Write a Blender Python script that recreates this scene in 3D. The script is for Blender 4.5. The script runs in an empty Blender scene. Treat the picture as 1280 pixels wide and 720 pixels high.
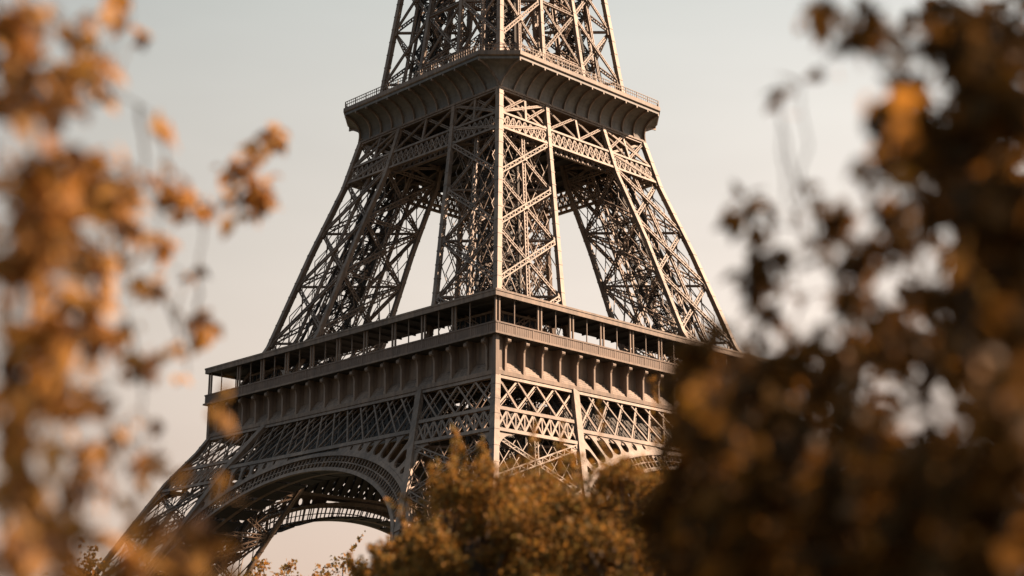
import bpy, math, random
import numpy as np
from mathutils import Vector, Matrix
from mathutils.geometry import tessellate_polygon

C = bpy.context.scene.collection
scn = bpy.context.scene
R = math.radians
rng = np.random.default_rng(7)
random.seed(7)

# ------------------------------------------------------------------ camera
CAM_Z, PITCH, FPX = 1.84, R(15.71), 1968.5        # FPX: focal length in pixels of a 1280 px wide frame
cd = bpy.data.cameras.new('camera')
cam = bpy.data.objects.new('camera', cd); C.objects.link(cam)
cam.location = (0, 0, CAM_Z); cam.rotation_euler = (R(90) + PITCH, 0, 0)
cd.sensor_width = 36.0; cd.lens = FPX / 1280 * 36.0
cd.clip_start = 0.1; cd.clip_end = 6000
cd.dof.use_dof = True; cd.dof.focus_distance = 245.0; cd.dof.aperture_fstop = cd.lens / 60.0
scn.camera = cam

# ------------------------------------------------------------------ sky, sun, exposure
SUN_EL, SUN_AZ = R(36), R(8)                      # azimuth measured from +X towards +Y
sd = Vector((math.cos(SUN_EL) * math.cos(SUN_AZ), math.cos(SUN_EL) * math.sin(SUN_AZ), math.sin(SUN_EL)))
w = bpy.data.worlds.new("World"); scn.world = w; w.use_nodes = True
nt = w.node_tree; nt.nodes.clear()
def N(t, **k):
    n = nt.nodes.new(t)
    for a, b in k.items(): setattr(n, a, b)
    return n
sky = N('ShaderNodeTexSky', sky_type='NISHITA', sun_disc=False)
sky.sun_elevation = SUN_EL; sky.sun_rotation = R(90) - SUN_AZ
sky.altitude = 50; sky.air_density = 1.0; sky.dust_density = 5.0; sky.ozone_density = 1.0
hs = N('ShaderNodeHueSaturation'); hs.inputs['Saturation'].default_value = 0.30
hs.inputs['Value'].default_value = 0.55
nt.links.new(sky.outputs[0], hs.inputs['Color'])
# an even veil of autumn haze: grey-white aloft, warm near the horizon
tc = N('ShaderNodeTexCoord'); sp = N('ShaderNodeSeparateXYZ'); nt.links.new(tc.outputs['Generated'], sp.inputs[0])
cr = N('ShaderNodeValToRGB'); nt.links.new(sp.outputs['Z'], cr.inputs[0])
e = cr.color_ramp.elements
e[0].position = 0.06; e[0].color = (7.4, 5.3, 4.1, 1)
e[1].position = 0.45; e[1].color = (5.9, 5.9, 5.5, 1)
m_ = e.new(0.24); m_.color = (7.5, 6.35, 5.4, 1)
ad = N('ShaderNodeMix', data_type='RGBA', blend_type='MIX'); ad.inputs[0].default_value = 0.70
nt.links.new(hs.outputs[0], ad.inputs[6]); nt.links.new(cr.outputs[0], ad.inputs[7])
# the sky is brightest towards the sun's side and beyond the tower, dimmer behind the camera, away from the sun
vd = N('ShaderNodeVectorMath', operation='DOT_PRODUCT'); nt.links.new(tc.outputs['Generated'], vd.inputs[0]); vd.inputs[1].default_value = (0.75, 0.66, 0.0)
mr = N('ShaderNodeMapRange'); nt.links.new(vd.outputs['Value'], mr.inputs[0]); mr.inputs[1].default_value = -1; mr.inputs[2].default_value = 1
c2 = N('ShaderNodeValToRGB'); nt.links.new(mr.outputs[0], c2.inputs[0])
q = c2.color_ramp.elements
q[0].position = 0.0; q[0].color = (0.30, 0.43, 0.58, 1); q[1].position = 0.93; q[1].color = (1.0, 1.0, 1.0, 1)
for pp, cc in ((0.5, (0.42, 0.48, 0.55, 1)), (0.70, (0.655, 0.68, 0.685, 1))):
    x_ = q.new(pp); x_.color = cc
mu = N('ShaderNodeMix', data_type='RGBA', blend_type='MULTIPLY'); mu.inputs[0].default_value = 1.0
nt.links.new(ad.outputs[2], mu.inputs[6]); nt.links.new(c2.outputs[0], mu.inputs[7])
nz = N('ShaderNodeTexNoise'); nz.inputs['Scale'].default_value = 2.2; nz.inputs['Detail'].default_value = 4; nz.inputs['Roughness'].default_value = 0.55
mp = N('ShaderNodeMapping'); mp.inputs['Scale'].default_value = (1.0, 1.0, 3.2); nt.links.new(tc.outputs['Generated'], mp.inputs[0]); nt.links.new(mp.outputs[0], nz.inputs['Vector'])
mz = N('ShaderNodeMapRange'); nt.links.new(nz.outputs['Fac'], mz.inputs[0]); mz.inputs[1].default_value = 0.3; mz.inputs[2].default_value = 0.7; mz.inputs[3].default_value = 0.93; mz.inputs[4].default_value = 1.07
mv = N('ShaderNodeVectorMath', operation='SCALE'); nt.links.new(mu.outputs[2], mv.inputs[0]); nt.links.new(mz.outputs[0], mv.inputs['Scale'])
bg = N('ShaderNodeBackground'); bg.inputs['Strength'].default_value = 0.053
nt.links.new(mv.outputs[0], bg.inputs['Color'])
wo = N('ShaderNodeOutputWorld'); nt.links.new(bg.outputs[0], wo.inputs[0])

sl = bpy.data.lights.new('sun', 'SUN'); sl.energy = 4.5; sl.angle = R(0.5); sl.color = (1.0, 0.71, 0.49)
so = bpy.data.objects.new('sun', sl); C.objects.link(so)
so.rotation_euler = sd.to_track_quat('Z', 'Y').to_euler()
vs = scn.view_settings
vs.view_transform = 'Standard'; vs.look = 'None'; vs.exposure = 1.75; vs.gamma = 1.0; vs.use_curve_mapping = False
scn.cycles.use_denoising = True
scn.cycles.max_bounces = 8; scn.cycles.transmission_bounces = 4; scn.cycles.transparent_max_bounces = 4

# ------------------------------------------------------------------ materials
def mat(name, col, rough=0.6, var=0.25, scale=1.5, metal=0.0, col2=None, bump=0.0):
    m = bpy.data.materials.new(name); m.use_nodes = True
    t = m.node_tree; b = t.nodes['Principled BSDF']
    b.inputs['Roughness'].default_value = rough; b.inputs['Metallic'].default_value = metal
    c = t.nodes.new('ShaderNodeTexCoord'); n = t.nodes.new('ShaderNodeTexNoise')
    n.inputs['Scale'].default_value = scale; n.inputs['Detail'].default_value = 6; n.inputs['Roughness'].default_value = 0.65
    t.links.new(c.outputs['Object'], n.inputs['Vector'])
    r = t.nodes.new('ShaderNodeValToRGB'); t.links.new(n.outputs['Fac'], r.inputs[0])
    d = col2 or tuple(x * (1 - var) for x in col)
    r.color_ramp.elements[0].position = 0.35; r.color_ramp.elements[0].color = (*d, 1)
    r.color_ramp.elements[1].position = 0.65; r.color_ramp.elements[1].color = (*col, 1)
    t.links.new(r.outputs[0], b.inputs['Base Color'])
    if bump:
        bp = t.nodes.new('ShaderNodeBump'); bp.inputs['Strength'].default_value = bump
        t.links.new(n.outputs['Fac'], bp.inputs['Height']); t.links.new(bp.outputs[0], b.inputs['Normal'])
    return m
def weather(m, amount=0.4):
    """grime that runs down the paint in streaks, and broad fading"""
    t = m.node_tree; b = t.nodes['Principled BSDF']; src = b.inputs['Base Color'].links[0].from_socket
    c = t.nodes.new('ShaderNodeTexCoord'); mp = t.nodes.new('ShaderNodeMapping'); mp.inputs['Scale'].default_value = (1.6, 1.6, 0.16)
    t.links.new(c.outputs['Object'], mp.inputs[0])
    n = t.nodes.new('ShaderNodeTexNoise'); n.inputs['Scale'].default_value = 1.0; n.inputs['Detail'].default_value = 5; t.links.new(mp.outputs[0], n.inputs['Vector'])
    n2 = t.nodes.new('ShaderNodeTexNoise'); n2.inputs['Scale'].default_value = 0.09; t.links.new(c.outputs['Object'], n2.inputs['Vector'])
    a = t.nodes.new('ShaderNodeMath'); a.operation = 'MULTIPLY'; t.links.new(n.outputs['Fac'], a.inputs[0]); t.links.new(n2.outputs['Fac'], a.inputs[1])
    r = t.nodes.new('ShaderNodeMapRange'); t.links.new(a.outputs[0], r.inputs[0]); r.inputs[1].default_value = 0.15; r.inputs[2].default_value = 0.34; r.inputs[3].default_value = 1 - amount; r.inputs[4].default_value = 1.0
    mx = t.nodes.new('ShaderNodeMix'); mx.data_type = 'RGBA'; mx.blend_type = 'MULTIPLY'; mx.inputs[0].default_value = 1
    t.links.new(src, mx.inputs[6]); t.links.new(r.outputs[0], mx.inputs[7]); t.links.new(mx.outputs[2], b.inputs['Base Color'])
    return m
IRON = weather(mat('brown_painted_iron', (0.232, 0.160, 0.116), 0.62, 0.3, 0.35), 0.5)
DECK_AND_SHADE = mat('dark_iron_deck_and_shade', (0.042, 0.036, 0.032), 0.8, 0.3, 0.5)  # dark deck tone; on inner ironwork it stands in for shade
STONE = mat('pier_masonry', (0.34, 0.30, 0.25), 0.85, 0.3, 0.8, bump=0.3)
GROUND = mat('dry_grass_and_gravel', (0.048, 0.044, 0.030), 0.95, 0.4, 0.25, col2=(0.030, 0.036, 0.020))
RAIL = weather(mat('rust_brown_painted_iron', (0.165, 0.108, 0.078), 0.65, 0.3, 0.6), 0.3)
GLASS = mat('dark_window_glass', (0.03, 0.035, 0.042), 0.15, 0.2, 0.5)
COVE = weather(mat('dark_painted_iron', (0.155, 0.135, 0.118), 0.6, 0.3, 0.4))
BARK = mat('bark', (0.10, 0.070, 0.048), 0.9, 0.5, 9.0, bump=0.6)

def leaf_mat(name, cols, trans=0.45):
    m = bpy.data.materials.new(name); m.use_nodes = True
    t = m.node_tree; t.nodes.clear()
    g = t.nodes.new('ShaderNodeNewGeometry')
    r = t.nodes.new('ShaderNodeValToRGB'); t.links.new(g.outputs['Random Per Island'], r.inputs[0])
    el = r.color_ramp.elements
    for i, (p, c) in enumerate(cols):
        x = el[i] if i < 2 else el.new(p)
        x.position = p; x.color = (*c, 1)
    tc = t.nodes.new('ShaderNodeTexCoord'); n = t.nodes.new('ShaderNodeTexNoise'); n.inputs['Scale'].default_value = 30
    t.links.new(tc.outputs['Object'], n.inputs['Vector'])
    mx = t.nodes.new('ShaderNodeMix'); mx.data_type = 'RGBA'; mx.blend_type = 'MULTIPLY'; mx.inputs[0].default_value = 0.45
    t.links.new(r.outputs[0], mx.inputs[6]); t.links.new(n.outputs['Fac'], mx.inputs[7])
    p = t.nodes.new('ShaderNodeBsdfPrincipled'); p.inputs['Roughness'].default_value = 0.6; p.inputs['Specular IOR Level'].default_value = 0.15
    t.links.new(mx.outputs[2], p.inputs['Base Color'])
    tr = t.nodes.new('ShaderNodeBsdfTranslucent'); t.links.new(mx.outputs[2], tr.inputs['Color'])
    ms = t.nodes.new('ShaderNodeMixShader'); ms.inputs[0].default_value = trans
    t.links.new(p.outputs[0], ms.inputs[1]); t.links.new(tr.outputs[0], ms.inputs[2])
    o = t.nodes.new('ShaderNodeOutputMaterial'); t.links.new(ms.outputs[0], o.inputs[0])
    return m
LEAF_BRIGHT = leaf_mat('orange_leaves', [(0.0, (0.56, 0.275, 0.062)), (1.0, (0.13, 0.075, 0.04)), (0.3, (0.66, 0.35, 0.10)), (0.55, (0.50, 0.21, 0.04)), (0.76, (0.64, 0.37, 0.17)), (0.80, (0.17, 0.085, 0.045))])
LEAF_AMBER_GLOW = leaf_mat('amber_glow_leaves', [(0.0, (0.64, 0.29, 0.045)), (1.0, (0.42, 0.17, 0.03)), (0.5, (0.54, 0.23, 0.036))])  # orange leaves, brightened in colour to carry a sunlit glow
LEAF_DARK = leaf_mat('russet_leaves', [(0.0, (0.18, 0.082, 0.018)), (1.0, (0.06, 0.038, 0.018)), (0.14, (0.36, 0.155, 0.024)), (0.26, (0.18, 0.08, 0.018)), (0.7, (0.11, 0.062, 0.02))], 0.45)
LEAF_MID = leaf_mat('golden_brown_leaves', [(0.0, (0.42, 0.205, 0.042)), (1.0, (0.15, 0.11, 0.034)), (0.4, (0.36, 0.165, 0.036)), (0.7, (0.26, 0.165, 0.045))], 0.45)

# ------------------------------------------------------------------ mesh helpers
class MB:
    def __init__(s): s.v = []; s.f = []
    def quadbox(s, c8):
        n = len(s.v); s.v += [tuple(p) for p in c8]
        s.f += [(n, n+3, n+2, n+1), (n+4, n+5, n+6, n+7), (n, n+1, n+5, n+4), (n+1, n+2, n+6, n+5), (n+2, n+3, n+7, n+6), (n+3, n, n+4, n+7)]
    def box(s, x0, y0, z0, x1, y1, z1):
        s.quadbox([(x0,y0,z0),(x1,y0,z0),(x1,y1,z0),(x0,y1,z0),(x0,y0,z1),(x1,y0,z1),(x1,y1,z1),(x0,y1,z1)])
    def bar(s, p, q, wd, th, nrm):
        """straight bar p->q; wd in the plane whose normal is nrm, th along nrm"""
        p, q, nrm = Vector(p), Vector(q), Vector(nrm)
        d = (q - p).normalized(); a = d.cross(nrm)
        if a.length < 1e-6: a = d.orthogonal()
        a.normalize(); b = a.cross(d).normalized()
        a *= wd / 2; b *= th / 2
        s.quadbox([p-a-b, p+a-b, p+a+b, p-a+b, q-a-b, q+a-b, q+a+b, q-a+b])
    def truss(s, p, q, wd, th, nrm, rail=0.14, pitch=1.0):
        """flat latticed strip: two rails and a zigzag"""
        p, q, nrm = Vector(p), Vector(q), Vector(nrm).normalized()
        d = (q - p); L = d.length; d.normalize(); a = d.cross(nrm).normalized() * (wd / 2 - rail / 2)
        s.bar(p + a, q + a, rail, th, nrm); s.bar(p - a, q - a, rail, th, nrm)
        n = max(2, int(L / pitch / wd * 1.0)); sg = 1
        for i in range(n):
            s.bar(p + d * (L * i / n) + a * sg, p + d * (L * (i + 1) / n) - a * sg, rail * 0.75, th * 0.6, nrm); sg = -sg
    def post(s, pts, a):
        """square section lofted along pts; a may be one size or a list"""
        n0 = len(s.v)
        for i, p in enumerate(pts):
            h = (a[i] if isinstance(a, (list, tuple)) else a) / 2
            s.v += [(p[0]-h, p[1]-h, p[2]), (p[0]+h, p[1]-h, p[2]), (p[0]+h, p[1]+h, p[2]), (p[0]-h, p[1]+h, p[2])]
        for i in range(len(pts) - 1):
            b = n0 + 4 * i
            for k in range(4): s.f.append((b+k, b+(k+1) % 4, b+4+(k+1) % 4, b+4+k))
        e = n0 + 4 * (len(pts) - 1)
        s.f += [(n0+3, n0+2, n0+1, n0), (e, e+1, e+2, e+3)]
    def tube(s, pts, rad, seg=7):
        n0 = len(s.v); pts = [Vector(p) for p in pts]
        for i, p in enumerate(pts):
            d = (pts[min(i+1, len(pts)-1)] - pts[max(i-1, 0)]).normalized()
            a = d.cross(Vector((0.3, 0.2, 1)) if abs(d.z) < 0.9 else Vector((1, 0.2, 0))).normalized(); b = d.cross(a)
            for k in range(seg):
                t = 2 * math.pi * k / seg
                s.v.append(tuple(p + (a * math.cos(t) + b * math.sin(t)) * rad[i]))
        for i in range(len(pts) - 1):
            for k in range(seg):
                s.f.append((n0+i*seg+k, n0+i*seg+(k+1) % seg, n0+(i+1)*seg+(k+1) % seg, n0+(i+1)*seg+k))
        s.f.append(tuple(n0 + k for k in range(seg))[::-1]); s.f.append(tuple(n0 + (len(pts)-1)*seg + k for k in range(seg)))
    def sheet(s, loops, fn, thick):
        """flat plate with holes; loops of 2D points (outer first), fn(u,v,depth)->3D"""
        tri = tessellate_polygon([[Vector((u, v, 0)) for u, v in L] for L in loops])
        flat = [p for L in loops for p in L]; n = len(s.v); k = len(flat)
        s.v += [tuple(fn(u, v, 0)) for u, v in flat] + [tuple(fn(u, v, thick)) for u, v in flat]
        for a, b, c in tri: s.f += [(n+a, n+b, n+c), (n+k+c, n+k+b, n+k+a)]
        o = n
        for L in loops:
            m = len(L)
            for i in range(m): s.f.append((o+i, o+(i+1) % m, o+k+(i+1) % m, o+k+i))
            o += m
    def mesh(s, name, m):
        me = bpy.data.meshes.new(name); me.from_pydata([tuple(map(float, p)) for p in s.v], [], s.f)
        me.validate(); me.materials.append(m)
        return me
    def build(s, name, m, parent=None):
        return link(name, s.mesh(name, m), parent)

def link(name, me, parent=None, rot=0.0):
    o = bpy.data.objects.new(name, me); C.objects.link(o); o.parent = parent
    o.rotation_euler = (0, 0, rot)
    return o
def four(name, me, parent, subs=()):
    """the same part on the four sides of the tower; subs = [(name, mesh)]"""
    out = []
    for k in range(4):
        o = link(name, me, parent, k * math.pi / 2); out.append(o)
        for sn, sm in subs: link(sn, sm, o)
    return out
def thing(name, loc, label, cat, group=None, rz=0.0):
    o = bpy.data.objects.new(name, None); C.objects.link(o)
    o.location = loc; o.rotation_euler = (0, 0, rz); o.empty_display_size = 0.5
    o['label'] = label; o['category'] = cat
    if group: o['group'] = group
    return o

# ------------------------------------------------------------------ ground
g = MB(); S = 4000
g.box(-S, -S, -1.0, S, S, 0.0)
go = g.build('ground', GROUND); go['kind'] = 'structure'

# ------------------------------------------------------------------ the iron tower
A0 = R(0.52)
dx, dy = 272.7 * math.sin(R(0.91)), -272.7 * math.cos(R(0.91))
tx, ty = -dx, -dy
TX = tx * math.cos(A0) + ty * math.sin(A0); TY = -tx * math.sin(A0) + ty * math.cos(A0)
tower = thing('lattice_tower', (TX, TY, 0), 'tall brown wrought iron lattice tower with arches and two open galleries', 'tower', rz=R(45) - A0)

def lerp(z, t): return float(np.interp(z, t[0], t[1]))
def W(z): return lerp(z, ([0, 20, 30.2, 36.4, 43.3, 48.8, 51.8, 57, 67.8, 84.7, 97.4, 106.3, 116.7, 135.3, 160, 200, 240, 276], [63, 53.5, 47.9, 44.7, 41.1, 37.4, 35.8, 34.0, 29.2, 24.4, 20.4, 18.4, 15.7, 13.6, 10.6, 7.0, 4.8, 3.0]))
def B(z): return lerp(z, ([0, 30, 42, 52, 57, 68, 106, 117, 135, 160, 200, 276], [25, 18, 17, 16.3, 15.6, 14.2, 11.2, 10.6, 9.6, 8.0, 5.6, 2.6]))
def corner(i, j, z):
    b = B(z); ww = W(z)
    return Vector((-(ww - i * b), -(ww - j * b), z))
def face(u, z, depth=0.0):                          # face towards local -Y, leaning with the legs
    return Vector((u, -(W(z) - depth), z))
FN = Vector((0, -1, 0.45)).normalized()

# --- legs. Corner pillar faces: the 4 faces of one leg as pairs of (i,j)
FACES = [((0, 0), (1, 0), Vector((0, -1, 0.35))), ((0, 0), (0, 1), Vector((-1, 0, 0.35))), ((1, 0), (1, 1), Vector((1, 0, -0.3))), ((0, 1), (1, 1), Vector((0, 1, -0.3)))]
def leg_meshes(nodes, size, truss_w, mid, shaft, fine, skip=()):
    """returns brace mesh and the four pillar meshes of one leg"""
    br, tk = MB(), MB()
    for k, (z0, z1) in enumerate(zip(nodes[:-1], nodes[1:])):
        for fi, (ca, cb, n) in enumerate(FACES):
            a0, b0, a1, b1 = corner(*ca, z0), corner(*cb, z0), corner(*ca, z1), corner(*cb, z1)
            sh = n.normalized() * 0.05
            if (k, fi) in skip: continue
            br.truss(a0, b1, truss_w, 0.30, n, 0.20); br.truss(b0 - sh * 9, a1 - sh * 9, truss_w * 0.85, 0.26, n, 0.17)
            if fi > 1: br.truss(a1, b1, truss_w * 0.8, 0.26, n, 0.17)
            if mid:
                br.truss((a0 + b0) / 2 - sh * 11, (a1 + b1) / 2 - sh * 11, truss_w * 0.85, 0.35, n, 0.18)
            # gusset plates where the braces meet
            c = (a0 + b1 + b0 + a1) / 4
            d = (a1 - a0).normalized() * 0.7
            br.bar(c - d * .7 - sh * 3, c + d * .7 - sh * 3, 0.9, 0.3, n)
            for p, q in ((a1, b1), (b1, a1)):
                e = (q - p).normalized()
                br.bar(p + e * 0.35 - d * 1.1, p + e * 0.35 + d * 0.5, 1.1, 0.3, n)
            if fine:
                # light secondary lattice set just inside the face
                m = 5 if fine < 2 else 7
                for i in range(m):
                    s0, s1 = i / m, (i + 1) / m
                    for q0, q1 in ((s0, s1), (s1, s0)):
                        for h in range(2):
                            lo0 = a0.lerp(a1, h / 2); hi0 = a0.lerp(a1, (h + 1) / 2)
                            lo1 = b0.lerp(b1, h / 2); hi1 = b0.lerp(b1, (h + 1) / 2)
                            if (fi + k + i + h) % 3 == 0 and fi > 1: continue
                            dp = 1.7 if fi < 2 and fine < 2 else 0.8
                            br.bar(lo0.lerp(lo1, q0) - n.normalized() * dp, hi0.lerp(hi1, q1) - n.normalized() * dp, 0.12, 0.12, n)
        # diagonal floor frame inside the leg
        q = [corner(i, j, z1) for i, j in ((0, 0), (1, 0), (1, 1), (0, 1))]
        br.truss(q[0], q[2], 0.7, 0.3, (0, 0, 1), 0.18); br.truss(q[1], q[3], 0.7, 0.3, (0.01, 0, 1), 0.18)
    if shaft:
        zs = np.linspace(nodes[0], nodes[-1], 2 * len(nodes) + 3)
        def sc(i, j, z):
            c = (corner(0, 0, z) + corner(1, 1, z)) / 2; h = 0.17 * B(z)
            return c + Vector((h * (2 * i - 1), h * (2 * j - 1), 0))
        for i, j in ((0, 0), (1, 0), (1, 1), (0, 1)):
            tk.bar(sc(i, j, zs[0]), sc(i, j, zs[-1]), 0.42, 0.42, (0.2, 1, 0))
        for z0, z1 in zip(zs[:-1], zs[1:]):
            for (ca, cb, n) in FACES:
                a0, b0, a1, b1 = sc(*ca, z0), sc(*cb, z0), sc(*ca, z1), sc(*cb, z1)
                tk.truss(a0, b1, 0.45, 0.16, n, 0.12); tk.truss(b0, a1, 0.45, 0.16, n, 0.12); tk.bar(a1, b1, 0.28, 0.2, n)
    pil = []
    zz = sorted(set([nodes[0], nodes[-1]] + [z for z in (20, 30.2, 36.4, 43.3, 48.8, 51.8, 57, 67.8, 84.7, 97.4, 106.3, 116.7, 135.3, 160, 200, 240) if nodes[0] < z < nodes[-1]]))
    for i, j in ((0, 0), (1, 0), (1, 1), (0, 1)):
        m = MB(); sz = size if (i, j) == (0, 0) else size * 0.82
        m.post([corner(i, j, z) for z in zz], sz)
        # cover plate edges and rivet bands that stand a little proud
        for z in np.arange(nodes[0] + 1.5, nodes[-1] - 0.5, 2.6):
            m.post([corner(i, j, z - 0.12), corner(i, j, z + 0.12)], sz + 0.10)
        pil.append(m)
    return br, pil, tk

def leg(name, nodes, size, truss_w, mid=True, shaft=True, fine=False, skip=()):
    br, pil, tk = leg_meshes(nodes, size, truss_w, mid, shaft, fine, skip)
    subs = [('pillar', p.mesh('pillar', IRON)) for p in pil]
    if shaft: subs.append(('lift_track', tk.mesh('lift_track', DECK_AND_SHADE)))  # same iron as the legs; interior shade is put into the dark colour
    return four(name, br.mesh(name, IRON), tower, subs)
leg('lower_leg', [4, 14, 25, 34, 41.3, 51.3], 1.0, 0.95, fine=2, skip=((4, 0), (4, 1)))
leg('upper_leg', [57.2, 68.3, 78.8, 88.8, 98.4], 0.95, 0.85, fine=True)
leg('platform_leg', [98.4, 101.4, 106.2], 0.95, 0.5, shaft=False)
leg('shaft_leg', [106.9, 118, 128.5, 139, 149], 0.85, 0.7)
leg('spire_leg', [149, 162, 176, 190, 206, 224, 245, 274], 0.7, 0.5, mid=False, shaft=False)
for i, j in ((0, 0), (1, 0), (1, 1), (0, 1)):
    p = corner(i, j, 2); pm = MB()
    pm.post([(p.x, p.y, -0.5), (p.x, p.y, 1.2), (p.x, p.y, 1.21), (p.x, p.y, 4.0)], [9, 9, 8, 5.5])
    four('pier', pm.mesh('pier', STONE), tower)
tc_ = MB(); tc_.box(-5, -5, 274, 5, 5, 276); tc_.box(-3.5, -3.5, 276, 3.5, 3.5, 281); tc_.post([(0, 0, 281), (0, 0, 290), (0, 0, 312)], [3, 1.6, 0.4])
tc_.build('top_cabin', IRON, tower)

# --- arches
def ell(a, b, c, t): return (a * math.sin(t), c + b * math.cos(t))
OUT = (33.0, 18.9, 24.5); INN = (31.0, 19.0, 21.4)
TS = np.linspace(-math.pi / 2, math.pi / 2, 97)
ar = MB()
def rib(loopa, loopb, d0, thick):                   # thin curved ring between two 2D polylines
    for (p0, p1), (q0, q1) in zip(zip(loopa[:-1], loopa[1:]), zip(loopb[:-1], loopb[1:])):
        ar.quadbox([face(*p0, d0), face(*p1, d0), face(*p1, d0 + thick), face(*p0, d0 + thick), face(*q0, d0), face(*q1, d0), face(*q1, d0 + thick), face(*q0, d0 + thick)])
def offs(E, k): return [ell(E[0] + k, E[1] + k, E[2], t) for t in TS]
for d0 in (0.0, 3.4):
    rib(offs(OUT, 0.0), offs(OUT, -0.62), d0 - 0.25, 0.8)
    rib(offs(INN, 0.55), offs(INN, 0.0), d0 - 0.25, 0.8)
    if d0 == 0:
        mid = [((a[0] + b[0]) / 2, (a[1] + b[1]) / 2) for a, b in zip(offs(OUT, -0.55), offs(INN, 0.5))]
        rib(mid, [(x * 0.996, z - 0.16) for x, z in mid], 0.05, 0.2)
    n = 104 if d0 == 0 else 60
    for k in range(n + 1):
        t = -math.pi / 2 + math.pi * k / n
        p = ell(OUT[0] - 0.5, OUT[1] - 0.5, OUT[2], t); q = ell(INN[0] + 0.5, INN[1] + 0.5, INN[2], t)
        ar.bar(face(*p, d0 + 0.1), face(*q, d0 + 0.1), 0.15, 0.18, FN)
        if False:
            q2 = ell(INN[0] + 0.5, INN[1] + 0.5, INN[2], t + math.pi / n)
            ar.bar(face(*p, 0.3), face(*q2, 0.3), 0.09, 0.1, FN)
# soffit plates between the front ring and a third ring deeper in the platform
sf = MB()
for k in range(0, 96):
    p = ell(*INN, TS[k]); q = ell(*INN, TS[k + 1]); p2 = ell(INN[0] + .25, INN[1] + .25, INN[2], TS[k]); q2 = ell(INN[0] + .25, INN[1] + .25, INN[2], TS[k + 1])
    if k % 8 in (0,): continue
    sf.quadbox([face(*p, 0.6), face(*q, 0.6), face(*q, 3.1), face(*p, 3.1), face(*p2, 0.6), face(*q2, 0.6), face(*q2, 3.1), face(*p2, 3.1)])
    if k % 4: sf.quadbox([face(*p, 4.1), face(*q, 4.1), face(*q, 7.0), face(*p, 7.0), face(*p2, 4.1), face(*q2, 4.1), face(*q2, 7.0), face(*p2, 7.0)])
for k in range(0, 96, 2):
    p = ell(*OUT, TS[k]); q = ell(*OUT, TS[k + 2])
    ar.bar(face(*p, 0.3), face(*p, 3.6), 0.45, 0.12, (0, 0, 1)); ar.bar(face(*p, 0.3), face(*q, 3.6), 0.3, 0.1, (0, 0, 1))
# the feet of the arch run down into the legs
for s in (-1, 1):
    for a, z0 in ((33.0, 24.5), (31.0, 21.4)):
        ar.truss(face(s * a, z0, 0), face(s * (a + 4.5), 9, 0), 0.7, 0.8, FN, 0.25)
        ar.truss(face(s * a, z0, 3.4), face(s * (a + 4.5), 9, 3.4), 0.7, 0.8, FN, 0.25)
    for k in range(8):
        z = 21 - k * 1.4; a = 31 + (21.4 - z) / 12.4 * 4.5
        ar.bar(face(s * a, z, 0), face(s * (a + 2.2), z + 0.7, 0), 0.22, 0.4, FN)
ARCH = ar.mesh('arch', IRON)
four('arch', ARCH, tower, [('soffit_plate', sf.mesh('soffit_plate', DECK_AND_SHADE))])

# --- spandrel plates with oval openings
spm = MB()
def inner_edge(z): return W(z) - B(z)
Z_CH = 44.0
for s in (-1, 1):
    # outline: along the chord from the crown to the post, down the post, back along the arch
    t_end = math.pi / 2 * 0.90
    up = [(x, Z_CH) for x in np.linspace(6.5, inner_edge(Z_CH) - 0.2, 8)]
    dn = [(inner_edge(z) - 0.1, z) for z in np.linspace(42.5, 27.5, 8)]
    dn = [(x, z) for x, z in dn if x > 0]
    arc = [ell(*OUT, t) for t in np.linspace(t_end, math.asin(6.5 / 33), 24)]
    dn = [(max(x, 0), z) for x, z in dn if x > float(np.interp(z, [p[1] for p in arc], [p[0] for p in arc])) + 0.25]
    outer = up + dn + arc
    holes = []
    t = 0.30
    while t < 1.25:
        p = Vector(ell(*OUT, t)); nn = Vector((math.sin(t) / 33, math.cos(t) / 18.9)).normalized()
        # room to the boundary along the normal
        L = 0.0
        while L < 9:
            q = p + nn * L
            if q.y > Z_CH - 0.45 or q.x > inner_edge(q.y) - 0.75: break
            L += 0.05
        tang = Vector((nn.y, -nn.x))
        if L > 0.95:
            hl = (L - 0.3) / 2; hw = min(0.95, hl * 0.8); c = p + nn * (0.3 + hl)
            lp = []
            for k in range(10):
                an = -math.pi / 2 + math.pi * k / 9
                lp.append(c + nn * ((hl - hw) + hw * math.cos(an)) + tang * (hw * math.sin(an)))
            for k in range(10):
                an = math.pi / 2 + math.pi * k / 9
                lp.append(c + nn * (-(hl - hw) + hw * math.cos(an)) + tang * (hw * math.sin(an)))
            holes.append([(q.x, q.y) for q in lp])
        # step so that the ovals stay a bar's width apart
        dt = 2.35 / math.hypot(33 * math.cos(t), 18.9 * math.sin(t))
        t += dt
    loops = [[(s * u, v) for u, v in L] for L in [outer] + holes]
    spm.sheet(loops, lambda u, v, d: face(u, v, d - 0.1), 0.35)
four('spandrel', spm.mesh('spandrel', IRON), tower)

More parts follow.
